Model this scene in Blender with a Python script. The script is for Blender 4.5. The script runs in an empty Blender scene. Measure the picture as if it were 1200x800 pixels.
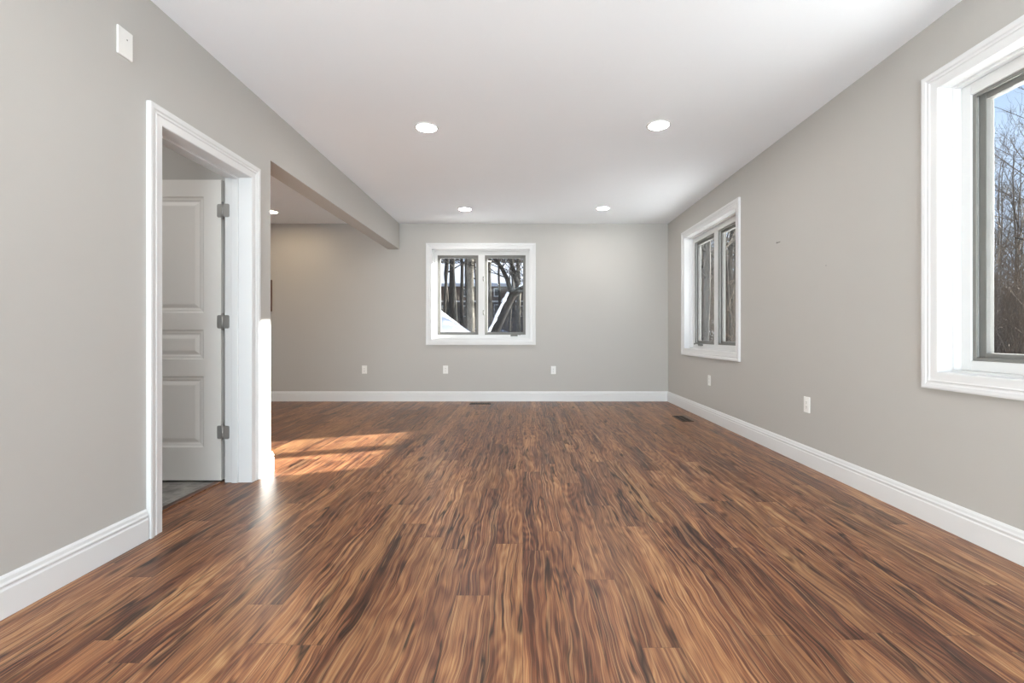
import bpy, bmesh, math, random
from mathutils import Vector, Matrix, noise

S = bpy.context.scene
COL = S.collection
PI = math.pi

# ------------------------------------------------------------------ camera, sky, sun, fill light, exposure
cam_d = bpy.data.cameras.new('camera')
cam = bpy.data.objects.new('camera', cam_d); COL.objects.link(cam)
cam.location = (0, 0, 1.0); cam.rotation_euler = (PI/2, 0, 0)
cam_d.sensor_width = 36; cam_d.lens = 16.2
cam_d.shift_x = -12.4/1200; cam_d.shift_y = -8.5/1200
cam_d.clip_start = .02; cam_d.clip_end = 400
S.camera = cam

S.view_settings.view_transform = 'Standard'; S.view_settings.look = 'None'
S.view_settings.exposure = .29; S.view_settings.gamma = 1
S.view_settings.use_curve_mapping = False

W = bpy.data.worlds.new('winter_sky'); S.world = W; W.use_nodes = True
def world_nodes():
    nt = W.node_tree; N, L = nt.nodes, nt.links; N.clear()
    out = N.new('ShaderNodeOutputWorld'); bg = N.new('ShaderNodeBackground')
    tc = N.new('ShaderNodeTexCoord'); sx = N.new('ShaderNodeSeparateXYZ')
    r = N.new('ShaderNodeValToRGB'); e = r.color_ramp.elements
    e[0].position = 0; e[0].color = (.56, .64, .78, 1)
    e[1].position = .62; e[1].color = (.07, .15, .38, 1)
    m = e.new(.30); m.color = (.44, .60, .86, 1)
    n = N.new('ShaderNodeTexNoise'); n.inputs['Scale'].default_value = 3.0; n.inputs['Detail'].default_value = 6
    cr = N.new('ShaderNodeValToRGB'); cr.color_ramp.elements[0].position = .45; cr.color_ramp.elements[1].position = .75
    mx = N.new('ShaderNodeMix'); mx.data_type = 'RGBA'; mx.inputs['B'].default_value = (.78, .81, .87, 1)
    L.new(tc.outputs['Generated'], sx.inputs[0]); L.new(sx.outputs['Z'], r.inputs[0])
    L.new(tc.outputs['Generated'], n.inputs['Vector']); L.new(n.outputs[0], cr.inputs[0])
    hz = N.new('ShaderNodeMath'); hz.operation = 'MULTIPLY'; hz.inputs[1].default_value = .45
    L.new(cr.outputs[0], hz.inputs[0]); L.new(hz.outputs[0], mx.inputs['Factor']); L.new(r.outputs[0], mx.inputs['A'])
    L.new(mx.outputs['Result'], bg.inputs[0]); bg.inputs[1].default_value = 1.3
    L.new(bg.outputs[0], out.inputs[0])
world_nodes()

SUN_DIR = Vector((-1, -.38, -.262))
sd = bpy.data.lights.new('sun', 'SUN'); sun = bpy.data.objects.new('sun', sd); COL.objects.link(sun)
sd.energy = 66; sd.color = (1, .975, .92); sd.angle = math.radians(1.1)
sun.rotation_euler = SUN_DIR.to_track_quat('-Z', 'Y').to_euler(); sun.location = (20, 12, 8)

# fill light added behind the camera, aimed up to brighten ceiling and walls
ad = bpy.data.lights.new('back_fill_light', 'AREA'); al = bpy.data.objects.new('back_fill_light', ad); COL.objects.link(al)
ad.shape = 'RECTANGLE'; ad.size = 3.0; ad.size_y = .5; ad.energy = 500; ad.color = (.82, .925, 1)
al.location = (0, -4.3, .32); al.rotation_euler = (math.radians(145), 0, 0)
LAMP = 108.0          # emission of the recessed lamps

# ------------------------------------------------------------------ materials
def mat(name, col, rough=.5, metal=0, spec=.5):
    m = bpy.data.materials.new(name); m.use_nodes = True
    b = m.node_tree.nodes['Principled BSDF']
    b.inputs['Base Color'].default_value = (*col, 1); b.inputs['Roughness'].default_value = rough
    b.inputs['Metallic'].default_value = metal; b.inputs['Specular IOR Level'].default_value = spec
    return m
class G:
    """small node-graph helper"""
    def __init__(s, m): s.nt = m.node_tree; s.N = s.nt.nodes; s.L = s.nt.links
    def new(s, t, **k):
        n = s.N.new(t)
        for a, v in k.items(): setattr(n, a, v)
        return n
    def put(s, sock, v):
        if hasattr(v, 'is_output'): s.L.new(v, sock)
        else: sock.default_value = v
    def math(s, op, a, b=0., c=None, clamp=False):
        n = s.new('ShaderNodeMath', operation=op); n.use_clamp = clamp
        s.put(n.inputs[0], a); s.put(n.inputs[1], b)
        if c is not None: s.put(n.inputs[2], c)
        return n.outputs[0]
    def comb(s, x, y, z):
        n = s.new('ShaderNodeCombineXYZ')
        for i, v in enumerate((x, y, z)): s.put(n.inputs[i], v)
        return n.outputs[0]
    def noise(s, v, scale, detail=4, rough=.55, dist=0):
        n = s.new('ShaderNodeTexNoise'); s.put(n.inputs['Vector'], v); n.inputs['Scale'].default_value = scale
        n.inputs['Detail'].default_value = detail; n.inputs['Roughness'].default_value = rough
        n.inputs['Distortion'].default_value = dist
        return n.outputs[0]
    def ramp(s, f, stops):
        n = s.new('ShaderNodeValToRGB'); s.put(n.inputs[0], f); e = n.color_ramp.elements
        e[0].position, e[0].color = stops[0][0], (*stops[0][1], 1)
        e[1].position, e[1].color = stops[-1][0], (*stops[-1][1], 1)
        for p, c in stops[1:-1]:
            x = e.new(p); x.color = (*c, 1)
        return n.outputs[0]
    def mix(s, f, a, b, blend='MIX'):
        n = s.new('ShaderNodeMix', data_type='RGBA', blend_type=blend)
        s.put(n.inputs['Factor'], f)
        for k, v in (('A', a), ('B', b)):
            s.put(n.inputs[k], v if hasattr(v, 'is_output') else (*v, 1))
        return n.outputs['Result']
    def bump(s, h, dist, strength=1):
        n = s.new('ShaderNodeBump'); s.put(n.inputs['Height'], h); n.inputs['Distance'].default_value = dist
        n.inputs['Strength'].default_value = strength
        s.L.new(n.outputs[0], s.N['Principled BSDF'].inputs['Normal'])
    def base(s, c): s.L.new(c, s.N['Principled BSDF'].inputs['Base Color'])
def coords(g):
    t = g.new('ShaderNodeTexCoord'); x = g.new('ShaderNodeSeparateXYZ'); g.L.new(t.outputs['Object'], x.inputs[0])
    return t.outputs['Object'], x.outputs[0], x.outputs[1], x.outputs[2]

def paint(name, col, rough, bump=.0004, scale=180):
    m = mat(name, col, rough); g = G(m); o, *_ = coords(g)
    n = g.noise(o, scale, 3); g.bump(n, bump, .5)
    v = g.noise(o, 1.3, 2)
    g.base(g.mix(v, tuple(c*.985 for c in col), tuple(min(1, c*1.015) for c in col)))
    return m

def wood_floor():
    m = mat('acacia_planks', (.25, .12, .06), .36, spec=.38); g = G(m)
    o, x, y, z = coords(g)
    PW, PL = .127, 1.22
    xr = g.math('DIVIDE', x, PW); row = g.math('FLOOR', xr); fx = g.math('FRACT', xr)
    wn = g.new('ShaderNodeTexWhiteNoise', noise_dimensions='1D'); g.L.new(row, wn.inputs['W'])
    yy = g.math('ADD', g.math('DIVIDE', y, PL), g.math('MULTIPLY', wn.outputs['Value'], 7.3))
    idx = g.math('FLOOR', yy); fy = g.math('FRACT', yy)
    w2 = g.new('ShaderNodeTexWhiteNoise', noise_dimensions='2D'); g.L.new(g.comb(row, idx, 0), w2.inputs['Vector'])
    r = w2.outputs['Value']
    w3 = g.new('ShaderNodeTexWhiteNoise', noise_dimensions='2D')
    g.L.new(g.comb(g.math('ADD', row, 31.7), idx, 0), w3.inputs['Vector']); r2 = w3.outputs['Value']
    zz = g.math('MULTIPLY', r, 37.0)
    # waviness of the grain
    wv = g.noise(g.comb(g.math('MULTIPLY', x, 5.0), g.math('MULTIPLY', y, 1.9), zz), 1.0, 3, .5)
    xw = g.math('ADD', x, g.math('MULTIPLY', g.math('SUBTRACT', wv, .5), .080))
    broad = g.noise(g.comb(g.math('MULTIPLY', xw, 13.0), g.math('MULTIPLY', y, 1.3), zz), 1.0, 4, .55, .3)
    bands = g.noise(g.comb(g.math('MULTIPLY', xw, 80.0), g.math('MULTIPLY', y, 1.0), zz), 1.0, 4, .65, .3)
    fine = g.noise(g.comb(g.math('MULTIPLY', xw, 280.0), g.math('MULTIPLY', y, 3.5), zz), 1.0, 3, .65)
    # nested figure: contour lines of a slow field
    fld = g.noise(g.comb(g.math('MULTIPLY', xw, 6.5), g.math('MULTIPLY', y, 1.05), g.math('ADD', zz, 50.0)), 1.0, 2, .45)
    rg = g.math('SINE', g.math('MULTIPLY', fld, 95.0))
    t = g.math('ADD', g.math('MULTIPLY', broad, .54), g.math('MULTIPLY', bands, .46))
    t = g.math('ADD', t, g.math('MULTIPLY', g.math('SUBTRACT', fine, .5), .42))
    t = g.math('ADD', t, g.math('MULTIPLY', rg, .040))
    t = g.math('ADD', t, g.math('MULTIPLY', g.math('SUBTRACT', r, .5), .12))
    def lin(*c): return tuple(((v/255+.055)/1.055)**2.4 for v in c)
    c = g.ramp(t, [(.34, lin(74, 41, 29)), (.43, lin(112, 66, 43)), (.52, lin(145, 93, 60)), (.61, lin(174, 121, 78)), (.73, lin(207, 161, 110))])
    # pale streaks
    st = g.noise(g.comb(g.math('MULTIPLY', xw, 150.0), g.math('MULTIPLY', y, 1.0), g.math('ADD', zz, 5.0)), 1.0, 3, .6)
    c = g.mix(g.ramp(st, [(.55, (0, 0, 0)), (.63, (.55, .55, .55))]), c, lin(202, 157, 110))
    # dark figure, dark lines, splits and knots
    fg = g.noise(g.comb(g.math('MULTIPLY', xw, 17.0), g.math('MULTIPLY', y, 2.3), g.math('ADD', zz, 11.0)), 1.0, 4, .55, .4)
    c = g.mix(g.ramp(fg, [(.58, (0, 0, 0)), (.68, (.5, .5, .5))]), c, lin(92, 55, 43))
    dl = g.noise(g.comb(g.math('MULTIPLY', xw, 130.0), g.math('MULTIPLY', y, .8), g.math('ADD', zz, 8.0)), 1.0, 3, .6)
    c = g.mix(g.ramp(dl, [(.58, (0, 0, 0)), (.66, (.5, .5, .5))]), c, lin(80, 46, 33))
    cr = g.noise(g.comb(g.math('MULTIPLY', xw, 16.0), g.math('MULTIPLY', y, .75), g.math('ADD', zz, 3.0)), 1.0, 2, .5, .5)
    ridge = g.math('SUBTRACT', 1.0, g.math('MULTIPLY', g.math('ABSOLUTE', g.math('SUBTRACT', cr, .5)), 26.0), clamp=True)
    msk = g.noise(g.comb(g.math('MULTIPLY', x, 6.0), g.math('MULTIPLY', y, 2.4), g.math('ADD', zz, 21.0)), 1.0, 2)
    c = g.mix(g.math('MULTIPLY', ridge, g.ramp(msk, [(.51, (0, 0, 0)), (.58, (.95, .95, .95))])), c, lin(38, 22, 17))
    vo = g.new('ShaderNodeTexVoronoi'); vo.inputs['Scale'].default_value = 1.0
    g.L.new(g.comb(g.math('MULTIPLY', xw, 7.5), g.math('MULTIPLY', y, 2.4), zz), vo.inputs['Vector'])
    c = g.mix(g.ramp(vo.outputs['Distance'], [(.03, (.85, .85, .85)), (.16, (0, 0, 0))]), c, lin(58, 33, 26))
    # plank to plank tone, seams
    hs = g.new('ShaderNodeHueSaturation'); g.L.new(c, hs.inputs['Color'])
    g.L.new(g.math('ADD', g.math('MULTIPLY', r2, .32), .84), hs.inputs['Value']); hs.inputs['Saturation'].default_value = .97
    c = hs.outputs[0]
    ex = g.math('MULTIPLY', g.math('MINIMUM', fx, g.math('SUBTRACT', 1.0, fx)), PW)
    ey = g.math('MULTIPLY', g.math('MINIMUM', fy, g.math('SUBTRACT', 1.0, fy)), PL)
    ed = g.math('MINIMUM', ex, ey)
    seam = g.math('SUBTRACT', 1.0, g.math('DIVIDE', ed, .0016), clamp=True)
    c = g.mix(g.math('MULTIPLY', seam, .55), c, (.03, .015, .01))
    c = g.mix(1.0, c, (.80, .80, .80), 'MULTIPLY')
    g.base(c)
    h = g.math('SUBTRACT', g.math('MULTIPLY', fine, .5), g.math('MULTIPLY', seam, 1.0))
    g.bump(h, .0006, .35)
    rr = g.math('ADD', g.math('MULTIPLY', broad, .16), .27)
    g.L.new(rr, g.N['Principled BSDF'].inputs['Roughness'])
    return m

def tile_floor():
    m = mat('slate_tiles', (.2, .19, .18), .5); g = G(m); o, x, y, z = coords(g)
    T = .305
    fx = g.math('FRACT', g.math('DIVIDE', x, T)); fy = g.math('FRACT', g.math('DIVIDE', y, T))
    ed = g.math('MINIMUM', g.math('MINIMUM', fx, g.math('SUBTRACT', 1., fx)), g.math('MINIMUM', fy, g.math('SUBTRACT', 1., fy)))
    gr = g.math('LESS_THAN', ed, .012)
    n = g.noise(o, 9, 7, .65, .6)
    c = g.ramp(n, [(.3, (.10, .095, .09)), (.5, (.24, .23, .215)), (.7, (.40, .375, .34))])
    g.base(g.mix(gr, c, (.30, .29, .27))); g.bump(n, .003, .5)
    return m

def glass_mat():
    m = bpy.data.materials.new('window_glass'); m.use_nodes = True; g = G(m); g.N.clear()
    out = g.new('ShaderNodeOutputMaterial'); tr = g.new('ShaderNodeBsdfTransparent'); gl = g.new('ShaderNodeBsdfGlossy')
    ge = g.new('ShaderNodeNewGeometry'); dt = g.new('ShaderNodeVectorMath', operation='DOT_PRODUCT')
    g.L.new(ge.outputs['Normal'], dt.inputs[0]); g.L.new(ge.outputs['Incoming'], dt.inputs[1])
    k = g.math('SUBTRACT', 1.0, g.math('ABSOLUTE', dt.outputs['Value']), clamp=True)
    fr = g.math('MULTIPLY_ADD', g.math('POWER', k, 5.0), .96, .022)      # reflectance of thin clear glass
    tr.inputs[0].default_value = (.96, .975, .97, 1); gl.inputs['Roughness'].default_value = 0.0
    mx = g.new('ShaderNodeMixShader'); g.L.new(fr, mx.inputs[0]); g.L.new(tr.outputs[0], mx.inputs[1]); g.L.new(gl.outputs[0], mx.inputs[2])
    g.L.new(mx.outputs[0], out.inputs[0])
    return m
def screen_mat():
    m = bpy.data.materials.new('insect_mesh'); m.use_nodes = True; g = G(m); g.N.clear()
    out = g.new('ShaderNodeOutputMaterial'); tr = g.new('ShaderNodeBsdfTransparent'); df = g.new('ShaderNodeBsdfDiffuse')
    df.inputs[0].default_value = (.10, .10, .10, 1)
    mx = g.new('ShaderNodeMixShader'); mx.inputs[0].default_value = .13
    g.L.new(tr.outputs[0], mx.inputs[1]); g.L.new(df.outputs[0], mx.inputs[2]); g.L.new(mx.outputs[0], out.inputs[0])
    return m
def emit(name, col, k):
    m = bpy.data.materials.new(name); m.use_nodes = True; g = G(m); g.N.clear()
    out = g.new('ShaderNodeOutputMaterial'); e = g.new('ShaderNodeEmission')
    e.inputs[0].default_value = (*col, 1); e.inputs[1].default_value = k; g.L.new(e.outputs[0], out.inputs[0])
    return m
def ground_mat():
    m = mat('leaf_litter', (.15, .09, .05), .95); g = G(m); o, x, y, z = coords(g)
    n = g.noise(o, 6, 6, .7); c = g.ramp(n, [(.35, (.05, .034, .022)), (.5, (.13, .08, .048)), (.68, (.24, .15, .09))])
    s = g.noise(o, .55, 5, .6)
    r = g.math('SQRT', g.math('ADD', g.math('MULTIPLY', x, x), g.math('MULTIPLY', y, y)))
    near = g.math('MULTIPLY', g.math('SUBTRACT', 14.0, r), .07, clamp=True)      # unseen yard snow added to bounce sun indoors, the woods only in patches
    s = g.math('ADD', s, near)
    g.base(g.mix(g.ramp(s, [(.60, (0, 0, 0)), (.68, (.97, .97, .97))]), c, (.86, .88, .91)))
    g.bump(n, .03, .4); return m
def bark_mat(name, a, b, scale=9):
    m = mat(name, a, .95, spec=.2); g = G(m); o, x, y, z = coords(g)
    n = g.noise(g.comb(g.math('MULTIPLY', x, 3.), g.math('MULTIPLY', y, 3.), g.math('MULTIPLY', z, .8)), scale, 6, .65)
    g.base(g.ramp(n, [(.35, a), (.65, b)])); g.bump(n, .02, .6); return m
def snow_mat():
    m = mat('snow', (.80, .83, .90), .7); g = G(m); o, *_ = coords(g)
    n = g.noise(o, 3.5, 6, .6); g.bump(n, .08, .6); return m
def siding_mat(name, a):
    m = mat(name, a, .7); g = G(m); o, x, y, z = coords(g)
    f = g.math('FRACT', g.math('DIVIDE', z, .16)); n = g.noise(o, 5, 4)
    g.base(g.mix(n, tuple(c*.8 for c in a), tuple(c*1.2 for c in a))); g.bump(f, .02, 1.0); return m

M = dict(
    wall=paint('greige_wall_paint', (.502, .484, .456), .55),
    ceiling=paint('white_ceiling_paint', (.875, .90, .935), .85),
    trim=paint('white_trim_enamel', (.745, .745, .745), .32, .0001),
    door=paint('white_door_paint', (.80, .78, .75), .36, .00025, 300),
    floor=wood_floor(), tile=tile_floor(), glass=glass_mat(), mesh=screen_mat(),
    screen=paint('grey_screen_frame', (.19, .185, .17), .5), sash=paint('taupe_sash', (.24, .235, .22), .45),
    vinyl=paint('white_window_vinyl', (.70, .70, .695), .35, .0001),
    plate=paint('white_plate_plastic', (.86, .85, .82), .35, .00005),
    slot=mat('dark_slot', (.03, .03, .03), .6),
    nickel=mat('satin_nickel', (.36, .35, .335), .42, .55),
    bronze=paint('bronze_register_metal', (.045, .030, .020), .45, .0001),
    dark=paint('brown_wood_panel', (.16, .09, .06), .5),
    lens=emit('lamp_lens', (1, .975, .94), LAMP), warm_lens=emit('warm_lamp_lens', (1, .80, .56), LAMP*.92), entry_fill_lens=emit('entry_fill_emission', (1, .975, .94), LAMP*.62),
    ground=ground_mat(), snow=snow_mat(),
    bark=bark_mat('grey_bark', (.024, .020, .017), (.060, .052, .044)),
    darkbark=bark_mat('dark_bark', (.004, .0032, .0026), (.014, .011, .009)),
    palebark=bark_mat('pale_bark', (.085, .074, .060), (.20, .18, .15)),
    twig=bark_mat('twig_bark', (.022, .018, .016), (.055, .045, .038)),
    siding=siding_mat('dark_siding', (.045, .040, .042)), brownsiding=siding_mat('brown_siding', (.12, .075, .058)),
    hazetwig=bark_mat('haze_paled_twigs', (.08, .064, .052), (.22, .175, .135)),  # twig colour paled to imitate haze in the woods
    houseglass=mat('house_glass', (.03, .035, .045), .15),
)

# ------------------------------------------------------------------ mesh helpers
def link(name, me, m, parent=None, smooth=False):
    o = bpy.data.objects.new(name, me); COL.objects.link(o)
    me.materials.append(m)
    if smooth:
        for p in me.polygons: p.use_smooth = True
    if parent: o.parent = parent; o.matrix_parent_inverse = Matrix.Translation(-wloc(parent))
    return o
def wloc(o):
    v = Vector(o.location)
    while o.parent: 
        o = o.parent; v = v + Vector(o.location) if False else v
    return v
class MB:
    def __init__(s): s.bm = bmesh.new()
    def hull8(s, c):
        v = [s.bm.verts.new(p) for p in c]
        for f in ((0, 1, 3, 2), (4, 6, 7, 5), (0, 4, 5, 1), (2, 3, 7, 6), (0, 2, 6, 4), (1, 5, 7, 3)):
            s.bm.faces.new([v[i] for i in f])
        return v
    def box(s, x0, x1, y0, y1, z0, z1, bevel=0, fn=None):
        fn = fn or (lambda a, b, c: (a, b, c))
        v = s.hull8([fn(x, y, z) for x in (x0, x1) for y in (y0, y1) for z in (z0, z1)])
        if bevel:
            ed = {e for q in v for e in q.link_edges}
            bmesh.ops.bevel(s.bm, geom=list(ed), offset=bevel, segments=2, affect='EDGES', profile=.5)
        return s
    def rings(s, rings, closed_ring=True, caps=True):
        vs = [[s.bm.verts.new(p) for p in r] for r in rings]; n = len(vs[0])
        for a, b in zip(vs, vs[1:]):
            for i in range(n if closed_ring else n-1):
                j = (i+1) % n
                s.bm.faces.new((a[i], a[j], b[j], b[i]))
        if caps:
            s.bm.faces.new(vs[0][::-1]); s.bm.faces.new(vs[-1])
        return s
    def tube(s, pts, rad, n=8, caps=True):
        pts = [Vector(p) for p in pts]; rr = rad if hasattr(rad, '__len__') else [rad]*len(pts)
        rings = []
        for i, p in enumerate(pts):
            t = (pts[min(i+1, len(pts)-1)] - pts[max(i-1, 0)]).normalized()
            u = t.orthogonal().normalized() if i == 0 else (pu - t*pu.dot(t)).normalized()
            pu = u; w = t.cross(u)
            rings.append([p + (u*math.cos(2*PI*k/n) + w*math.sin(2*PI*k/n))*rr[i] for k in range(n)])
        return s.rings(rings, True, caps)
    def lathe(s, prof, n=40, at=(0, 0, 0)):
        rings = [[(at[0]+r*math.cos(2*PI*k/n), at[1]+r*math.sin(2*PI*k/n), at[2]+z) for k in range(n)] for r, z in prof]
        return s.rings(rings, True, False)
    def build(s, name, m, parent=None, smooth=False, kind=None):
        bmesh.ops.recalc_face_normals(s.bm, faces=s.bm.faces[:])
        me = bpy.data.meshes.new(name); s.bm.to_mesh(me); s.bm.free()
        o = link(name, me, m, parent, smooth)
        if kind: o['kind'] = kind
        return o
def tag(o, label, cat, group=None, kind=None):
    o['label'] = label; o['category'] = cat
    if group: o['group'] = group
    if kind: o['kind'] = kind
    return o
def empty(name, loc=(0, 0, 0), kind=None):
    o = bpy.data.objects.new(name, None); COL.objects.link(o); o.location = loc; o.empty_display_size = .1
    if kind: o['kind'] = kind
    return o
def copy_tree(o, parent=None):
    c = o.copy(); COL.objects.link(c)
    if parent: c.parent = parent
    for ch in list(o.children): copy_tree(ch, c)
    return c

# ------------------------------------------------------------------ room dimensions
XR, XL, YF, H = 2.173, -1.839, 6.88, 2.65
TW = .17                       # inner wall thickness
YE = 3.362                     # end of the left wall
XA, YB = -5.2, -4.0            # far side of the side room, back of the room
D0, D1, DH = 2.34, 3.11, 2.055 # doorway
W1 = (-1.353, .109, .929, 2.269)      # far wall window opening
W2 = (4.680, 6.167, .813, 2.280)      # right wall, far
W3 = (.918, 2.400, .802, 2.283)       # right wall, near

def wall_with_holes(name, a0, a1, z0, z1, d0, d1, holes, fn, m=None):
    """wall slab along a, holes (a0,a1,z0,z1) left open; fn(a, d, z) -> xyz"""
    b = MB(); cur = a0
    for h in sorted(holes):
        b.box(cur, h[0], d0, d1, z0, z1, fn=fn)
        if h[2] > z0: b.box(h[0], h[1], d0, d1, z0, h[2], fn=fn)
        if h[3] < z1: b.box(h[0], h[1], d0, d1, h[3], z1, fn=fn)
        cur = h[1]
    b.box(cur, a1, d0, d1, z0, z1, fn=fn)
    return b.build(name, m or M['wall'], kind='structure')
along_x = lambda a, d, z: (a, d, z)
along_y = lambda a, d, z: (d, a, z)
G8 = .006   # rough opening round the window jambs
grow = lambda w: (w[0]-.012, w[1]+.012, w[2]-.012, w[3]+.012)
wall_with_holes('wall_far', XA, XR+.2, 0, H, YF, YF+.2, [grow(W1)], along_x)
wall_with_holes('wall_right', YB-.2, YF, 0, H, XR, XR+.2, [grow(W2), grow(W3)], along_y)
wall_with_holes('wall_left', YB, YE, 0, H, XL-TW, XL, [(D0-.02, D1+.02, 0, DH+.02)], along_y)
wall_with_holes('wall_back', XL-TW, XR, 0, H, YB-.2, YB, [(-1.62, 1.62, 0, 2.12)], along_x)
wall_with_holes('wall_side_room_near', XA, XL-TW, 0, H, 3.20, YE, [], along_x)
wall_with_holes('wall_side_room_left', 1.1, YF+.2, 0, H, XA-.15, XA, [(4.2, 6.2, .8, 2.2)], along_y)
wall_with_holes('wall_entry_left', 1.1, 3.20, 0, H, -3.95, -3.80, [], along_y)
wall_with_holes('wall_entry_near', -3.80, XL-TW, 0, H, 1.10, 1.25, [], along_x)
MB().box(XL-TW, XL, YE, YF, 2.268, H).build('beam', M['wall'], kind='structure')
MB().box(XA-.15, XR+.2, YB-.2, YF+.2, H, H+.15).build('ceiling', M['ceiling'], kind='structure')
f = MB(); f.box(-2.05, XR+.2, YB-.2, YF+.2, -.12, 0); f.box(XA-.15, -2.05, 3.28, YF+.2, -.12, 0)
f.build('floor', M['floor'], kind='structure')
MB().box(-3.95, -2.05, 1.1, 3.28, -.12, 0).build('floor_tiled', M['tile'], kind='structure')
MB().box(-2.075, -2.03, D0, D1, 0, .008, .003).build('trim_1', M['floor'], kind='structure')

# baseboards: profile (out from the wall, height) swept along a plan path with mitre offsets
BP = [(0, 0), (.017, 0), (.017, .098), (.0135, .104), (.0135, .110), (.0165, .114), (.0165, .119), (.0125, .126), (.010, .138), (.004, .148), (0, .148)]
def baseboard(name, path):
    b = MB(); b.rings([[(x+mx*d, y+my*d, z) for d, z in BP] for x, y, mx, my in path])
    return b.build(name, M['trim'], kind='structure')
baseboard('baseboard_right', [(XR, YB, -1, 0), (XR, YF, -1, -1)])
baseboard('baseboard_far', [(XR, YF, -1, -1), (XA, YF, 1, -1)])
baseboard('baseboard_left', [(XL, YB, 1, 0), (XL, D0-.094, 1, 0)])
baseboard('baseboard_stub', [(XL, D1+.094, 1, 0), (XL, YE, 1, 1), (XA, YE, 1, 1)])
baseboard('baseboard_side_room', [(XA, YE, 1, 1), (XA, YF, 1, -1)])
baseboard('baseboard_entry', [(-3.80, 3.20, 1, -1), (XL-TW-.02, 3.20, 0, -1)])

# casing profile (across from the opening, out from the wall)
CP = [(0, 0), (0, .009), (.004, .012), (.040, .014), (.046, .019), (.051, .015), (.058, .0155), (.064, .021), (.080, .0235), (.088, .022), (.088, 0)]
def casing_loop(fn, w, reveal=.006):
    """closed picture-frame casing; fn(a, z, out) -> xyz"""
    a0, a1, z0, z1 = w[0]-reveal, w[1]+reveal, w[2]-reveal, w[3]+reveal
    a0, a1, z0, z1 = w[0], w[1], w[2], w[3]
    b = MB()
    b.rings([[fn(a0-u, z0-u, h), fn(a1+u, z0-u, h), fn(a1+u, z1+u, h), fn(a0-u, z1+u, h)] for u, h in CP], True, False)
    return b
def casing_door(fn, a0, a1, z1):
    b = MB()
    rows = [[fn(a0-u, 0, h), fn(a0-u, z1+u, h), fn(a1+u, z1+u, h), fn(a1+u, 0, h)] for u, h in CP]
    b.rings(rows, False, False)
    for k in (0, 3): b.bm.faces.new([b.bm.verts.new(r[k]) for r in rows])
    return b

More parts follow.
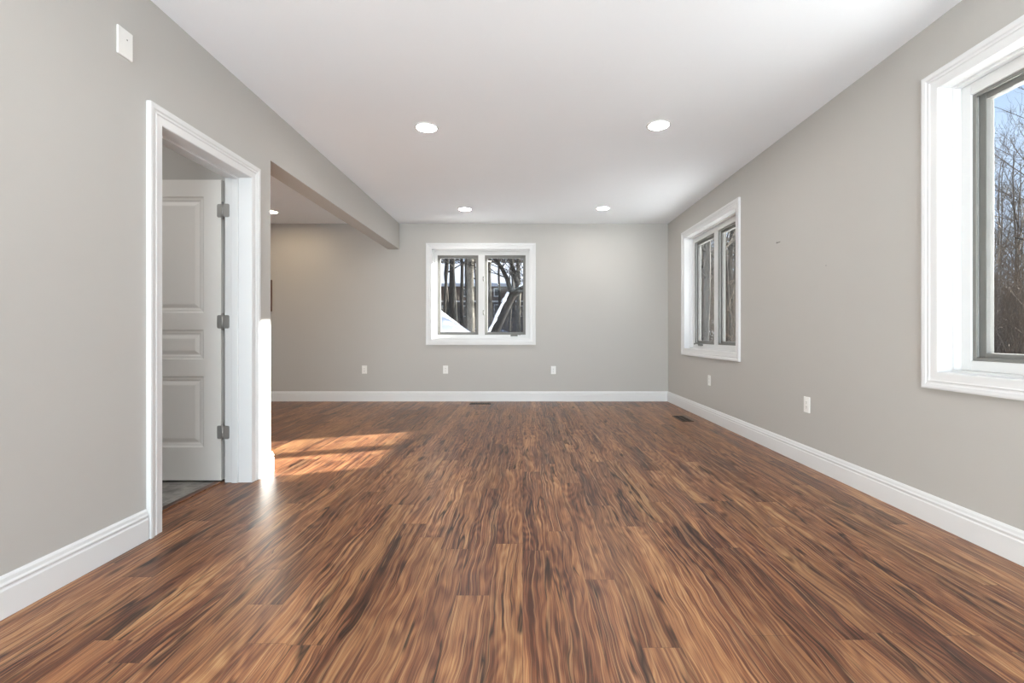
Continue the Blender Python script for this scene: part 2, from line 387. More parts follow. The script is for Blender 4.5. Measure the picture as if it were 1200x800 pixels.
# ------------------------------------------------------------------ windows
def window(name, w, P, crank_panel, crank_at, locks):
    """P(a, z, d): d is the depth out through the wall, negative into the room"""
    a0, a1, z0, z1 = w
    root = empty(name, P((a0+a1)/2, z0, 0), 'structure')
    fn3 = lambda a, d, z: P(a, z, d)
    casing_loop(lambda a, z, h: P(a, z, -h), w).build('casing', M['trim'], root)
    T = .012
    j = MB()
    for q in ((a0-T, a0, z0-T, z1+T), (a1, a1+T, z0-T, z1+T)): j.box(q[0], q[1], 0.0, .20, q[2], q[3], fn=fn3)
    for q in ((z0-T, z0), (z1, z1+T)): j.box(a0, a1, 0.0, .20, q[0], q[1], fn=fn3)
    # inner stop step
    j.box(a0, a0+.012, .062, .20, z0, z1, fn=fn3); j.box(a1-.012, a1, .062, .20, z0, z1, fn=fn3)
    j.box(a0+.012, a1-.012, .062, .20, z1-.012, z1, fn=fn3); j.box(a0+.012, a1-.012, .062, .20, z0, z0+.012, fn=fn3)
    j.build('jamb', M['trim'], root)
    F, MU = .064, .098
    mid = (a0+a1)/2
    fr = MB(); d0, d1 = .100, .195
    fr.box(a0+.012, a0+F, d0, d1, z0+.012, z1-.012, .003, fn3); fr.box(a1-F, a1-.012, d0, d1, z0+.012, z1-.012, .003, fn3)
    fr.box(a0+F, a1-F, d0, d1, z1-F-.008, z1-.012, .003, fn3); fr.box(a0+F, a1-F, d0, d1, z0+.012, z0+F, .003, fn3)
    fr.box(mid-MU/2, mid+MU/2, d0, d1, z0+F, z1-F-.008, .003, fn3)
    fr.build('window_frame', M['vinyl'], root)
    for k, (p0, p1) in enumerate(((a0+F, mid-MU/2), (mid+MU/2, a1-F))):
        q0, q1 = z0+F, z1-F-.008
        s = MB(); t = .018; c0, c1 = .108, .120
        s.box(p0, p0+t, c0, c1, q0, q1, .002, fn3); s.box(p1-t, p1, c0, c1, q0, q1, .002, fn3)
        s.box(p0+t, p1-t, c0, c1, q1-t, q1, .002, fn3); s.box(p0+t, p1-t, c0, c1, q0, q0+t, .002, fn3)
        so = s.build('insect_screen', M['screen'], root); so['label'] = 'grey framed insect screen'
        ms = MB(); v = [ms.bm.verts.new(P(a, z, .114)) for a, z in ((p0+t, q0+t), (p1-t, q0+t), (p1-t, q1-t), (p0+t, q1-t))]
        ms.bm.faces.new(v); ms.build('screen_mesh', M['mesh'], so)
        s = MB(); t = .040; c0, c1 = .138, .178; e = .003
        s.box(p0+e, p0+t, c0, c1, q0+e, q1-e, .003, fn3); s.box(p1-t, p1-e, c0, c1, q0+e, q1-e, .003, fn3)
        s.box(p0+t, p1-t, c0, c1, q1-t, q1-e, .003, fn3); s.box(p0+t, p1-t, c0, c1, q0+e, q0+t, .003, fn3)
        sa = s.build('sash', M['sash'], root)
        gl = MB(); gl.box(p0+t-.004, p1-t+.004, .156, .160, q0+t-.004, q1-t+.004, fn=fn3); gl.build('glass', M['glass'], sa)
    # crank: cover, folded arm and knob, on the bottom of the frame
    ca = crank_at; zb = z0+F-.012
    c = MB()
    c.rings([[P(ca+sx*l, zb+dz, d) for sx, dz in ((-1, -.012), (-1, .006), (-.6, .014), (.6, .014), (1, .006), (1, -.012))] for l, d in ((.055, .099), (.050, .080), (.036, .070))])
    co = c.build('crank_handle', M['screen'], root)
    c = MB(); c.tube([P(ca+.01, zb+.004, .070), P(ca+.02, zb+.012, .062), P(ca+.075, zb+.014, .060), P(ca+.088, zb+.012, .056)], [.006, .006, .0045, .005], 8)
    c.tube([P(ca+.088, zb+.012, .060), P(ca+.088, zb+.012, .040)], [.008, .0095], 10)
    c.build('crank_arm', M['screen'], co, True)
    for (la, lz) in locks:
        l = MB(); l.box(la-.010, la+.010, .088, .100, lz-.035, lz+.035, .003, fn3)
        lo = l.build('sash_lock', M['screen'], root)
        l = MB(); l.tube([P(la, lz+.01, .086), P(la+.004, lz-.01, .078), P(la+.006, lz-.045, .074)], [.006, .006, .004], 8); l.build('lock_lever', M['screen'], lo, True)
    return root
PF = lambda a, z, d: (a, YF+d, z)
PR = lambda a, z, d: (XR+d, a, z)
mid1 = (W1[0]+W1[1])/2
window('window_1', W1, PF, 1, -.13, [(mid1+.030, 1.84), (mid1+.030, 1.33)])
window('window_2', W2, PR, 1, 5.86, [])
window('window_3', W3, PR, 1, 1.35, [])

# unseen glazed doors added behind the camera to let the fill light in
def added_glazed_door(name, fn, d, a0, a1):
    root = empty(name, fn((a0+a1)/2, d, 0), 'structure')
    b = MB(); t = .06; mid = (a0+a1)/2
    for q in ((a0, a0+t), (a1-t, a1)): b.box(q[0], q[1], d, d+.10, 0, 2.12, fn=fn)
    b.box(a0+t, a1-t, d, d+.10, 2.06, 2.12, fn=fn); b.box(a0+t, a1-t, d, d+.10, 0, .025, fn=fn)
    b.build('door_frame', M['vinyl'], root)
    for p0, p1, y in ((a0+t, mid+.03, d+.03), (mid-.03, a1-t, d+.07)):
        b = MB(); b.box(p0, p0+.06, y-.018, y+.018, .025, 2.06, fn=fn); b.box(p1-.06, p1, y-.018, y+.018, .025, 2.06, fn=fn)
        b.box(p0+.06, p1-.06, y-.018, y+.018, 2.0, 2.06, fn=fn); b.box(p0+.06, p1-.06, y-.018, y+.018, .025, .09, fn=fn)
        q = b.build('sliding_panel', M['vinyl'], root)
        MB().box(p0+.056, p1-.056, y-.003, y+.003, .086, 2.004, fn=fn).build('glass', M['glass'], q)
added_glazed_door('added_door', lambda a, d, z: (a, YB-d, z), .05, -1.62, 1.62)

# unseen window added to bring daylight into the side room
root = empty('added_window', (XA, 5.2, .8), 'structure')
b = MB(); fy = lambda a, d, z: (XA-d, a, z)
for q in ((4.2, 4.26), (5.17, 5.23), (6.14, 6.2)): b.box(q[0], q[1], .04, .12, .8, 2.2, fn=fy)
b.box(4.26, 6.14, .045, .115, 2.14, 2.2, fn=fy); b.box(4.26, 6.14, .045, .115, .8, .86, fn=fy)
b.build('window_frame', M['vinyl'], root)
MB().box(4.25, 6.15, .078, .084, .85, 2.15, fn=fy).build('glass', M['glass'], root)

# ------------------------------------------------------------------ doorway and open door
root = empty('door_frame_1', (XL, (D0+D1)/2, 0), 'structure'); root.name = 'door_3'
casing_door(lambda a, z, h: (XL+h, a, z), D0, D1, DH).build('casing', M['trim'], root)
casing_door(lambda a, z, h: (XL-TW-h*.7, a, z), D0, D1-.0, DH).build('casing', M['trim'], root) if False else None
j = MB(); X0, X1 = XL-TW, XL
j.box(X0, X1, D0-.02, D0, 0, DH+.02); j.box(X0, X1, D1, D1+.02, 0, DH+.02); j.box(X0, X1, D0, D1, DH, DH+.02)
sx0, sx1 = -1.957, -1.915
j.box(sx0, sx1, D0, D0+.012, 0, DH, .002); j.box(sx0, sx1, D1-.012, D1, 0, DH, .002); j.box(sx0, sx1, D0+.012, D1-.012, DH-.012, DH, .002)
j.build('jamb', M['trim'], root)

dr = empty('door_1', (-2.018, 3.112, 0), 'structure')
DXR, DWID, DY, DTH, DZ0, DZ1 = -2.040, .755, 3.118, .036, .012, 2.045
def door_slab():
    """slab whose front face carries three raised panels, one column"""
    b = MB(); bm = b.bm
    x0, x1 = DXR-DWID, DXR
    st = .118
    px = (x0+st, x1-st)
    pan = [(.235, .715), (.830, 1.030), (1.145, 1.930)]
    for front in (True, False):
        y = DY if front else DY+DTH; sg = 1 if front else -1
        xs = [x0, px[0], px[1], x1]; zs = [DZ0]+[v for p in pan for v in p]+[DZ1]
        for i in range(3):
            for k in range(len(zs)-1):
                c = [(xs[i], zs[k]), (xs[i+1], zs[k]), (xs[i+1], zs[k+1]), (xs[i], zs[k+1])]
                if i == 1 and k % 2 == 1:
                    prof = [(0, 0), (.004, .0035), (.010, .0055), (.022, .0065), (.030, .0095), (.036, .0095), (.058, .0035), (.062, .0030)]
                    rr = [[bm.verts.new((x+ux, y+sg*d, z+uz)) for (x, z), ux, uz in zip(c, (u, -u, -u, u), (u, u, -u, -u))] for u, d in prof]
                    for r0, r1 in zip(rr, rr[1:]):
                        for q in range(4): bm.faces.new((r0[q], r0[(q+1) % 4], r1[(q+1) % 4], r1[q]))
                    bm.faces.new(rr[-1])
                else:
                    bm.faces.new([bm.verts.new((x, y, z)) for x, z in c])
    for c in ([(x0, DZ0), (x1, DZ0)], [(x1, DZ0), (x1, DZ1)], [(x1, DZ1), (x0, DZ1)], [(x0, DZ1), (x0, DZ0)]):
        (ax, az), (bx, bz) = c
        bm.faces.new([bm.verts.new(p) for p in ((ax, DY, az), (bx, DY, bz), (bx, DY+DTH, bz), (ax, DY+DTH, az))])
    bmesh.ops.remove_doubles(bm, verts=bm.verts[:], dist=.0002)
    return b
door_slab().build('door_panel', M['door'], dr)
for z in (1.835, 1.084, .338):
    hb = MB()
    hb.tube([(-2.026, 3.109, z-.052), (-2.026, 3.109, z+.052)], .0065, 12)
    hb.tube([(-2.026, 3.109, z-.058), (-2.026, 3.109, z-.052)], [.003, .0075], 12); hb.tube([(-2.026, 3.109, z+.052), (-2.026, 3.109, z+.058)], [.0075, .003], 12)
    h = hb.build('hinge', M['nickel'], dr, True)
    # jamb leaf and door leaf, rounded corners
    def leaf(x0, x1, y0, y1):
        b = MB(); r = .010; pts = []
        for cx, cz, a in ((x1-r, z+.045-r, 0), (x0+r, z+.045-r, 90), (x0+r, z-.045+r, 180), (x1-r, z-.045+r, 270)):
            for t in (0, 30, 60, 90): pts.append((cx+r*math.cos(math.radians(a+t)), cz+r*math.sin(math.radians(a+t))))
        b.rings([[(x, y, zz) for x, zz in pts] for y in (y0, y1)])
        return b
    lf = leaf(-2.020, -1.978, 3.1075, 3.110)
    for dz in (-.03, 0, .03): lf.tube([(-1.993+(.008 if dz == 0 else 0), 3.1078, z+dz), (-1.993+(.008 if dz == 0 else 0), 3.1062, z+dz)], .004, 8)
    lf.build('hinge_leaf', M['nickel'], h)
    lf = leaf(-2.066, -2.030, 3.1148, 3.1178)
    lf.build('hinge_leaf', M['nickel'], h)
# knob with rose, both sides
kx, kz = DXR-DWID+.065, .97
for sgn, y in ((-1, DY), (1, DY+DTH)):
    if sgn > 0: continue
    k = MB()
    prof = [(.0, 0), (.030, 0), (.031, .006), (.022, .010), (.011, .014), (.010, .028), (.018, .034), (.026, .044), (.026, .052), (.018, .060), (0.001, .062)]
    k.rings([[(kx+r*math.cos(2*PI*i/24), y+sgn*d, kz+r*math.sin(2*PI*i/24)) for i in range(24)] for r, d in prof], True, False)
    k.build('door_knob', M['nickel'], dr, True)

# ------------------------------------------------------------------ recessed ceiling lights
def downlight(x, y, label, group='recessed ceiling lights', lens='lens'):
    b = MB(); b.lathe([(.094, 0), (.093, -.004), (.088, -.0065), (.080, -.007), (.077, -.004), (.076, -.001)], 48, (0, 0, H))
    o = b.build('recessed_light', M['trim'], None, True); o.location = (x, y, 0)
    l = MB(); l.rings([[(r*math.cos(2*PI*k/48), r*math.sin(2*PI*k/48), H-.003) for k in range(48)] for r in (.001, .077)], True, False)
    c = l.build('lens', M[lens]); c.parent = o
    return tag(o, label, 'ceiling light', group)
lights = [(-.767, 3.68, 'round recessed ceiling light nearest the left wall and the doorway'),
          (1.075, 3.64, 'round recessed ceiling light in the nearer row, on the right-hand window side'),
          (-.761, 6.08, 'small-looking round recessed light by the beam, close to the far wall'),
          (1.055, 6.04, 'small-looking round recessed light near the corner of far and right walls'),
          (-3.39, 6.21, 'round recessed light glimpsed past the wall end in the side room')]
first = None
for i, (x, y, lab) in enumerate(lights):
    if first is None: first = downlight(x, y, lab); continue
    if x < -3: warm = downlight(x, y, lab, lens='warm_lens'); continue
    c = copy_tree(first); c.location = (x, y, 0); c['label'] = lab
for x, y in ((-.765, 1.25), (1.07, 1.25), (-.765, -1.15), (1.07, -1.15)):  # extra lamps added beyond the view to raise the room's brightness
    c = copy_tree(first); c.location = (x, y, 0); c['label'] = 'unseen round recessed ceiling light added behind the camera to brighten the room'
c = copy_tree(warm); c.location = (-3.39, 4.3, 0); c['label'] = 'unseen round recessed ceiling light added to brighten the side room'  # second lamp added out of view to lift the side room
for yy in (1.75, 2.45):  # lamps added out of view to light the open door
    c = downlight(-2.75, yy, '', lens='entry_fill_lens'); c['label'] = 'unseen round recessed ceiling light added over the tiled entry to brighten the door'

# ------------------------------------------------------------------ outlets, plates, registers
def rot_fn(origin, right, out):
    o, r, n = Vector(origin), Vector(right), Vector(out)
    return lambda a, d, z: tuple(o + r*a + n*d + Vector((0, 0, z)))
def outlet(origin, right, out, label):
    fn = rot_fn((0, 0, 0), right, out)
    b = MB(); b.box(-.037, .037, 0, .006, -.060, .060, .0022, fn); o = b.build('power_outlet', M['plate']); o.location = origin
    b = MB(); b.box(-.0165, .0165, .0055, .0075, -.0335, .0335, .001, fn); s = b.build('socket', M['plate']); s.parent = o
    for z in (.018, -.018):
        b = MB()
        for x in (-.006, .006): b.box(x-.001, x+.001, .0070, .0078, z-.002, z+.006, fn=fn)
        b.box(-.002, .002, .0070, .0078, z-.011, z-.007, fn=fn)
        q = b.build('socket_slots', M['slot']); q.parent = s
    for z in (.048, -.048):
        b = MB(); b.box(-.003, .003, .0055, .0068, z-.003, z+.003, .001, fn); q = b.build('screw', M['plate']); q.parent = o
    return tag(o, label, 'outlet', 'white wall outlets')
YW = YF
outlet((-2.36, YW, .472), (1, 0, 0), (0, -1, 0), 'white outlet plate low on the far wall, below the end of the beam')
outlet((-1.15, YW, .472), (1, 0, 0), (0, -1, 0), 'white outlet plate on the far wall straight under the left window pane')
outlet((.46, YW, .465), (1, 0, 0), (0, -1, 0), 'white outlet plate on the far wall, right of the window')
outlet((XR, 5.355, .464), (0, -1, 0), (-1, 0, 0), 'white outlet plate on the right wall under its far double window')
outlet((XR, 3.517, .4625), (0, -1, 0), (-1, 0, 0), 'white outlet plate on the right wall between the two windows')

b = MB(); fn = rot_fn((0, 0, 0), (0, 1, 0), (1, 0, 0)); b.box(-.040, .040, 0, .009, -.064, .064, .003, fn)
o = b.build('blank_wall_plate', M['plate']); o.location = (XL, 2.125, 2.340)
b = MB(); b.box(-.003, .003, .0085, .010, -.003, .003, .001, fn); q = b.build('indicator', M['screen']); q.parent = o; q.location = (0, .008, .020)
tag(o, 'blank white cover plate high on the left wall above the doorway', 'wall plate')

def register(x, y, along, label, L=.305, Wd=.125):
    fn = (lambda a, d, z: (a, d, z)) if along == 'x' else (lambda a, d, z: (d, a, z))
    t = .016; b = MB()
    b.box(-L/2, L/2, -Wd/2, -Wd/2+t, 0, .005, .0015, fn); b.box(-L/2, L/2, Wd/2-t, Wd/2, 0, .005, .0015, fn)
    b.box(-L/2, -L/2+t, -Wd/2+t, Wd/2-t, 0, .005, .0015, fn); b.box(L/2-t, L/2, -Wd/2+t, Wd/2-t, 0, .005, .0015, fn)
    o = b.build('floor_register', M['bronze']); o.location = (x, y, 0)
    b = MB()
    n = 14
    for k in range(n):
        a = -L/2+t+(L-2*t)*(k+.5)/n
        b.box(a-.004, a+.004, -Wd/2+t, Wd/2-t, .0008, .0035, fn=fn)
    b.box(-L/2+t, L/2-t, -.004, .004, .0008, .004, fn=fn)
    q = b.build('louvers', M['bronze']); q.parent = o
    b = MB(); b.box(-L/2+t, L/2-t, -Wd/2+t, Wd/2-t, .0002, .0006, fn=fn); q = b.build('duct_opening', M['slot']); q.parent = o
    return tag(o, label, 'floor vent', 'dark floor registers')
register(-.606, 6.64, 'x', 'dark metal floor register at the far wall below the window')
register(1.895, 5.455, 'y', 'dark metal floor register beside the right baseboard under a window', .36, .135)

b = MB(); b.tube([(XR+.01, 3.917, 1.781), (XR-.012, 3.917, 1.779)], .0022, 8); b.tube([(XR-.012, 3.917, 1.779), (XR-.0135, 3.917, 1.779)], .005, 10)
b.box(XR-.003, XR, 3.885, 3.945, 1.776, 1.783, .001)
tag(b.build('wall_nail', M['screen']), 'small dark nail left in the bare right wall between the windows', 'nail')
b = MB(); b.tube([(XR-.0006, 3.30, 1.492), (XR+.01, 3.30, 1.492)], .004, 10)
tag(b.build('nail_hole', M['screen']), 'tiny grey nail hole in the right wall near the near window', 'nail hole')
b = MB(); b.box(-4.20, -3.738, YF-.022, YF, 1.34, 1.81, .003)
o = b.build('wall_panel', M['dark']); tag(o, 'dark brown edge of a panel on the side room wall, just past the wall end', 'wall panel')

# ------------------------------------------------------------------ outdoors
def sm(t): t = max(0., min(1., t)); return t*t*(3-2*t)
def tz(x, y):
    ph = math.degrees(math.atan2(y, x)) if (x or y) else 90
    r = math.hypot(x, y)
    z = -.45 + 2.6*sm((y-8)/26)*sm((ph-45)/20)
    z += 5.5*sm((r-16)/24)*math.exp(-((ph-72)/6.5)**2)
    z += .25*noise.noise((x*.35, y*.35, 0)) * sm((r-8)/6)
    return z
def terrain():
    b = MB(); n = 90; X0, X1, Y0, Y1 = -45, 75, -45, 75
    g = {}
    for i in range(n+1):
        for k in range(n+1):
            x, y = X0+(X1-X0)*i/n, Y0+(Y1-Y0)*k/n
            g[i, k] = b.bm.verts.new((x, y, tz(x, y)))
    for i in range(n):
        for k in range(n): b.bm.faces.new((g[i, k], g[i+1, k], g[i+1, k+1], g[i, k+1]))
    o = b.build('ground', M['ground'], None, True, 'structure'); return o
terrain()

class Twigs:
    def __init__(s): s.v, s.f = [], []
    def tube(s, pts, r0, r1, n):
        b0 = len(s.v); m = len(pts); pu = None
        for i, p in enumerate(pts):
            t = (pts[min(i+1, m-1)] - pts[max(i-1, 0)]).normalized()
            u = t.orthogonal().normalized() if pu is None else (pu - t*pu.dot(t)).normalized()
            pu = u; w = t.cross(u); r = r0+(r1-r0)*i/(m-1)
            for k in range(n):
                a = 2*PI*k/n; s.v.append(tuple(p+(u*math.cos(a)+w*math.sin(a))*r))
        for i in range(m-1):
            for k in range(n):
                q = (k+1) % n
                s.f.append((b0+i*n+k, b0+i*n+q, b0+(i+1)*n+q, b0+(i+1)*n+k))
        s.f.append(tuple(b0+(m-1)*n+k for k in range(n))); s.f.append(tuple(b0+k for k in range(n))[::-1])
    def build(s, name, m, parent=None):
        me = bpy.data.meshes.new(name); me.from_pydata(s.v, [], s.f); me.update()
        o = link(name, me, m, None, True)
        if parent: o.parent = parent
        return o
RMIN = .004
def grow_branch(rng, tw, p, d, L, r, depth, maxd, up=.12, wob=.16):
    n = 5 if depth < 2 else 4
    pts = [p.copy()]; q = p.copy(); dd = d.normalized()
    for i in range(n):
        dd = (dd + Vector((rng.uniform(-wob, wob), rng.uniform(-wob, wob), rng.uniform(-wob, wob)+up))).normalized()
        q = q + dd*(L/n); pts.append(q.copy())
    tw.tube(pts, r, r*.45, 5 if depth < 2 else 3)
    if depth >= maxd: return
    kids = rng.randint(4, 6) if depth < maxd-1 else rng.randint(3, 5)
    for k in range(kids):
        t = rng.uniform(.25, 1.0); i = min(int(t*n), n-1); f_ = t*n-i
        o = pts[i].lerp(pts[i+1], f_); ax = (pts[i+1]-pts[i]).normalized()
        u = ax.orthogonal().normalized(); u.rotate(Matrix.Rotation(rng.uniform(0, 2*PI), 3, ax))
        sp = rng.uniform(.5, 1.05)
        nd = (ax*math.cos(sp)+u*math.sin(sp))
        grow_branch(rng, tw, o, nd, L*rng.uniform(.38, .62), max(r*(1-.55*t)*.55, RMIN), depth+1, maxd, up, wob*1.25)
def tree(x, y, h, r, seed, label, group, m='bark', name='bare_tree', lean=(0, 0), first=.3, nb=11, maxd=3, z=None):
    rng = random.Random(seed); z = tz(x, y)-.15 if z is None else z
    tw = Twigs(); pts = [Vector((0, 0, 0))]; n = 9
    ox = oy = 0
    for i in range(1, n+1):
        ox += rng.uniform(-.05, .05)*h/n*1.6 + lean[0]*h/n; oy += rng.uniform(-.05, .05)*h/n*1.6 + lean[1]*h/n
        pts.append(Vector((ox, oy, h*i/n)))
    tw.tube(pts, r, r*.22, 10)
    o = tw.build(name, M[m]); o.location = (x, y, z)
    bt = Twigs()
    for k in range(nb):
        t = first+(1-first)*(k+rng.random())/nb; t = min(t, .99); i = int(t*n); p = pts[i].lerp(pts[i+1], t*n-i)
        a = rng.uniform(0, 2*PI); e = rng.uniform(.3, .9)
        d = Vector((math.cos(a)*math.cos(e), math.sin(a)*math.cos(e), math.sin(e)))
        grow_branch(rng, bt, p, d, h*rng.uniform(.22, .36)*(1.15-.5*t), r*(1-.75*t)*.5+.004, 1, maxd)
    bt.build('branches', M['twig'] if m != 'palebark' else M[m], o)
    return tag(o, label, 'tree', group)
def in_sun_path(x, y, pad=1.3):
    """corridor the low sun needs to reach the right wall's far window"""
    c = 5.42+.38*(x-2.3); return x > 2 and abs(y-c)/1.07 < pad
def px(p, y): return (p-612.4)/540*y

# trees beyond the far window: those that can be told apart first
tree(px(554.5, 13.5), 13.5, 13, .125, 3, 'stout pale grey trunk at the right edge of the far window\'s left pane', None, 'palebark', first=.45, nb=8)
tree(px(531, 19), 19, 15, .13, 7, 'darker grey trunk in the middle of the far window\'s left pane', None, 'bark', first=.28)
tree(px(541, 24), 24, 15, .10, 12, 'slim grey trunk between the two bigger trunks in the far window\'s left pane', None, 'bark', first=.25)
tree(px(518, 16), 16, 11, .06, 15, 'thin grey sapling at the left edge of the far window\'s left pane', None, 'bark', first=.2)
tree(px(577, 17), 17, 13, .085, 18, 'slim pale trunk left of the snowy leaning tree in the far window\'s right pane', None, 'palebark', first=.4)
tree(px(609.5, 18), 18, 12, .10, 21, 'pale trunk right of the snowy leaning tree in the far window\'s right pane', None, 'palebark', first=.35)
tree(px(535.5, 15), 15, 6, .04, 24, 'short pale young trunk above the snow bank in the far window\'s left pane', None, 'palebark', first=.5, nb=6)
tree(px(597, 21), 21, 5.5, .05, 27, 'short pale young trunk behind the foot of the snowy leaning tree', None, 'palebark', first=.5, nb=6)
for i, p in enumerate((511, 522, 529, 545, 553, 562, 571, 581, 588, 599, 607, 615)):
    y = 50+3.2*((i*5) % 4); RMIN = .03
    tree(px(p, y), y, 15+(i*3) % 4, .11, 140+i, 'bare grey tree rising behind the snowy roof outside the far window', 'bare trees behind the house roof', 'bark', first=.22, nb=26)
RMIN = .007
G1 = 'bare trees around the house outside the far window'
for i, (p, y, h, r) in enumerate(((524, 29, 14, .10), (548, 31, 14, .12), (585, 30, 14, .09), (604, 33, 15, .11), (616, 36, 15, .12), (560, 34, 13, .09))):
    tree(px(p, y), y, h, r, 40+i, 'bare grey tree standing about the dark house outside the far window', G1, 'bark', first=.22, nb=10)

# the leaning tree with snow on it
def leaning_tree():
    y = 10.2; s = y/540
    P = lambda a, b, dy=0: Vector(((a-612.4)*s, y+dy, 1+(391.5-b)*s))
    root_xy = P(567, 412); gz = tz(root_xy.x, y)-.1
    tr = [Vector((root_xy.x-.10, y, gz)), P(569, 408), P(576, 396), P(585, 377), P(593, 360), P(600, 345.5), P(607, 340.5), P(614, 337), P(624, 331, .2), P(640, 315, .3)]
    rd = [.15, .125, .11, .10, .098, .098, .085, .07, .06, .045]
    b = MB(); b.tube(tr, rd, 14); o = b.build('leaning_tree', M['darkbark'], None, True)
    l1 = [P(600, 346), P(597.5, 338), P(594, 326), P(588, 314), P(580, 303), P(571, 292, .1), P(560, 270, .2)]
    l2 = [P(606.5, 341), P(605.5, 331), P(603, 320), P(599, 308), P(596, 297), P(593, 275, .2)]
    for l, r0 in ((l1, .058), (l2, .062)):
        b = MB(); b.tube(l, [r0*(1-.5*i/len(l)) for i in range(len(l))], 10); b.build('limb', M['darkbark'], o, True)
    rng = random.Random(5); bt = Twigs()
    for l in (l1, l2, tr[6:]):
        for k in range(7):
            i = rng.randint(1, len(l)-2); grow_branch(rng, bt, l[i], Vector((rng.uniform(-1, 1), rng.uniform(-.6, .6), rng.uniform(0, .9))), rng.uniform(.7, 1.5), .012, 2, 4)
    bt.build('branches', M['darkbark'], o)
    # snow lying along the upper side
    b = MB()
    sn = [p + Vector((-.068, -.02, .045)) for p in tr[1:6]]
    pts = [sn[0]]
    for a, c in zip(sn, sn[1:]):
        for t in (.2, .4, .6, .8, 1): pts.append(a.lerp(c, t)+Vector((rng.uniform(-.012, .012), 0, rng.uniform(-.012, .012))))
    b.tube(pts, [.062*rng.uniform(.75, 1.15) for _ in pts], 10)
    pts = [tr[5].lerp(tr[7], t)+Vector((0, -.01, .075)) for t in (.25, .45, .65, .85, 1)]; b.tube(pts, [.02, .035, .04, .035, .02], 8)
    q = b.build('snow_cover', M['snow'], o, True); q['label'] = 'white snow along the trunk'
    tag(o, 'dark forked tree leaning across the far window\'s right pane with snow on its trunk', 'tree')
leaning_tree()

def snow_bank():
    b = MB(); y = 12.0; n = 36; m_ = 14
    cx = px(506, y); base = tz(cx, y)-.3; top = 1.74
    rings = []
    for k in range(m_+1):
        t = k/m_; r = (1-t)**1.1+.10*math.sqrt(max(0, 1-t)) if t < 1 else .02
        ring = []
        for i in range(n):
            a = 2*PI*i/n; w = 1+.12*noise.noise((math.cos(a)*1.7, math.sin(a)*1.7, t*2.))
            ring.append((cx+3.2*r*w*math.cos(a)+.02, y+2.2*r*w*math.sin(a), base+(top-base)*(t**.95)*(1+.05*noise.noise((math.cos(a)*3*r, math.sin(a)*3*r, 4.)))))
        rings.append(ring)
    b.rings(rings, True, True)
    o = b.build('snow_bank', M['snow'], None, True)
    tag(o, 'white snow bank at the bottom of the far window\'s left pane', 'snow bank')
snow_bank()

def house():
    y0, y1 = 40, 48; x0, x1 = -8.6, 1.2; zb = .6; ze = 5.2
    root = empty('house', ((x0+x1)/2, y0, zb))
    MB().box(x0, x1, y0, y1, zb, 3.78).build('lower_wall', M['siding'], root)
    MB().box(x0+.05, x1-.05, y0+.02, y1, 3.92, ze).build('upper_wall', M['brownsiding'], root)
    MB().box(x0-.1, x1+.1, y0-.15, y1, 3.78, 3.92).build('trim_band', M['trim'], root)
    b = MB(); ov = .5; rz = 7.6; ym = (y0+y1)/2
    prof = [(y0-ov, ze-.10), (y0-ov, ze+.18), (ym, rz+.2), (y1+ov, ze+.18), (y1+ov, ze-.10), (ym, rz-.1)]
    b.rings([[(x, yy, z) for yy, z in prof] for x in (x0-.4, x1+.4)]); b.build('snowy_roof', M['snow'], root)
    for (a, c, d, e) in ((-2.50, -1.86, 2.55, 3.60), (-2.50, -1.95, 4.25, 5.00), (-7.0, -6.3, 2.5, 3.5), (-5.2, -4.5, 2.5, 3.5), (-5.4, -4.7, 4.25, 5.0), (-.6, .1, 2.5, 3.5)):
        w = MB(); t = .09; yy = y0-.06
        w.box(a, a+t, yy, y0+.02, d, e); w.box(c-t, c, yy, y0+.02, d, e); w.box(a+t, c-t, yy, y0+.02, e-t, e); w.box(a+t, c-t, yy, y0+.02, d, d+t)
        wo = w.build('house_window', M['trim'], root)
        MB().box(a+t, c-t, y0-.03, y0+.01, d+t, e-t).build('pane', M['houseglass'], wo)
    tag(root, 'dark sided two-storey house with snowy roof and white window frames behind trees', 'house')
house()
tree(15.2, 10.35, 10, .07, 77, 'slender bare tree added out of view to dapple the sunlight', None, 'bark', first=.25, nb=20)  # added in the sun's path so its twigs thin the floor patch

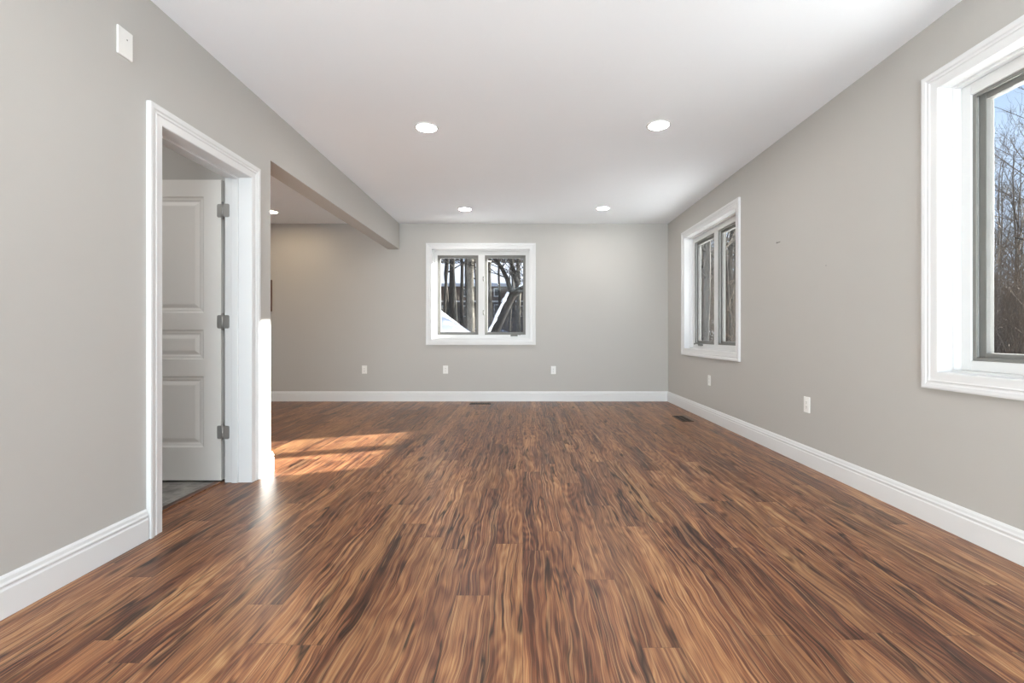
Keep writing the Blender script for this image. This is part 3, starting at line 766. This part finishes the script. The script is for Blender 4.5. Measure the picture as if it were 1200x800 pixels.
# woods outside the two windows of the right wall
RMIN = .006
G2 = 'bare trees in the woods outside the right wall'
rng = random.Random(11); cnt = 0
LAB2 = 'bare tree in the brown woods outside the far window of the right wall'
LAB3 = 'bare tree against pale blue sky outside the near window of the right wall'
def scatter(n, ph0, ph1, r0, r1, lab, seed, hr=(9, 15), group=None, rr=(.05, .13), ms=('bark', 'bark', 'palebark', 'darkbark')):
    rng = random.Random(seed); k = 0; tries = 0; pts = []
    while k < n and tries < 4000:
        tries += 1
        ph = math.radians(rng.uniform(ph0, ph1)); r = r0+(r1-r0)*rng.random()**.8
        x, y = r*math.cos(ph), r*math.sin(ph)
        if in_sun_path(x, y) or any(math.hypot(x-a, y-b_) < .8 for a, b_ in pts): continue
        pts.append((x, y))
        tree(x, y, rng.uniform(*hr), rng.uniform(*rr), seed*100+k, lab, group, rng.choice(ms), first=.18, nb=11); k += 1
scatter(26, 62.5, 72.5, 11, 34, LAB2, 3, (9, 15), 'woods outside the far right window')
scatter(18, 27, 39, 30, 56, 'bare tree along the far edge of the snowy yard outside the right wall', 6, (8, 13), 'woods beyond the snowy yard')
scatter(14, 50, 61, 24, 50, LAB3, 9, (8, 13), 'woods outside the near right window')
scatter(46, 39, 50, 24, 54, LAB3, 5, (8, 14), 'woods outside the near right window', (.04, .085), ('palebark', 'palebark', 'bark'))

def brush(name, ph0, ph1, r0, r1, n, seed, label, hmax=2.2):
    rng = random.Random(seed); tw = Twigs()
    for k in range(n):
        ph = math.radians(rng.uniform(ph0, ph1)); r = r0+(r1-r0)*rng.random()**.7
        x, y = r*math.cos(ph), r*math.sin(ph)
        if in_sun_path(x, y, 1.0): continue
        p = Vector((x, y, tz(x, y)-.05)); d = Vector((rng.uniform(-.4, .4), rng.uniform(-.4, .4), 1)).normalized()
        grow_branch(rng, tw, p, d, hmax*rng.uniform(.5, 1.1), .012, 2, 3, .05, .2)
    tag(tw.build(name, M['hazetwig']), label, 'undergrowth', None, 'stuff')
brush('undergrowth', 61, 74, 11, 34, 1100, 8, 'tangled brown undergrowth in the woods outside the far right window', 3.4)
brush('undergrowth', 38, 51, 18, 46, 2000, 9, 'tangled brown undergrowth below the sky outside the near right window', 4.2)
brush('undergrowth', 88, 103, 16, 36, 350, 10, 'thin brown undergrowth between the trees and house outside the far window', 1.4)
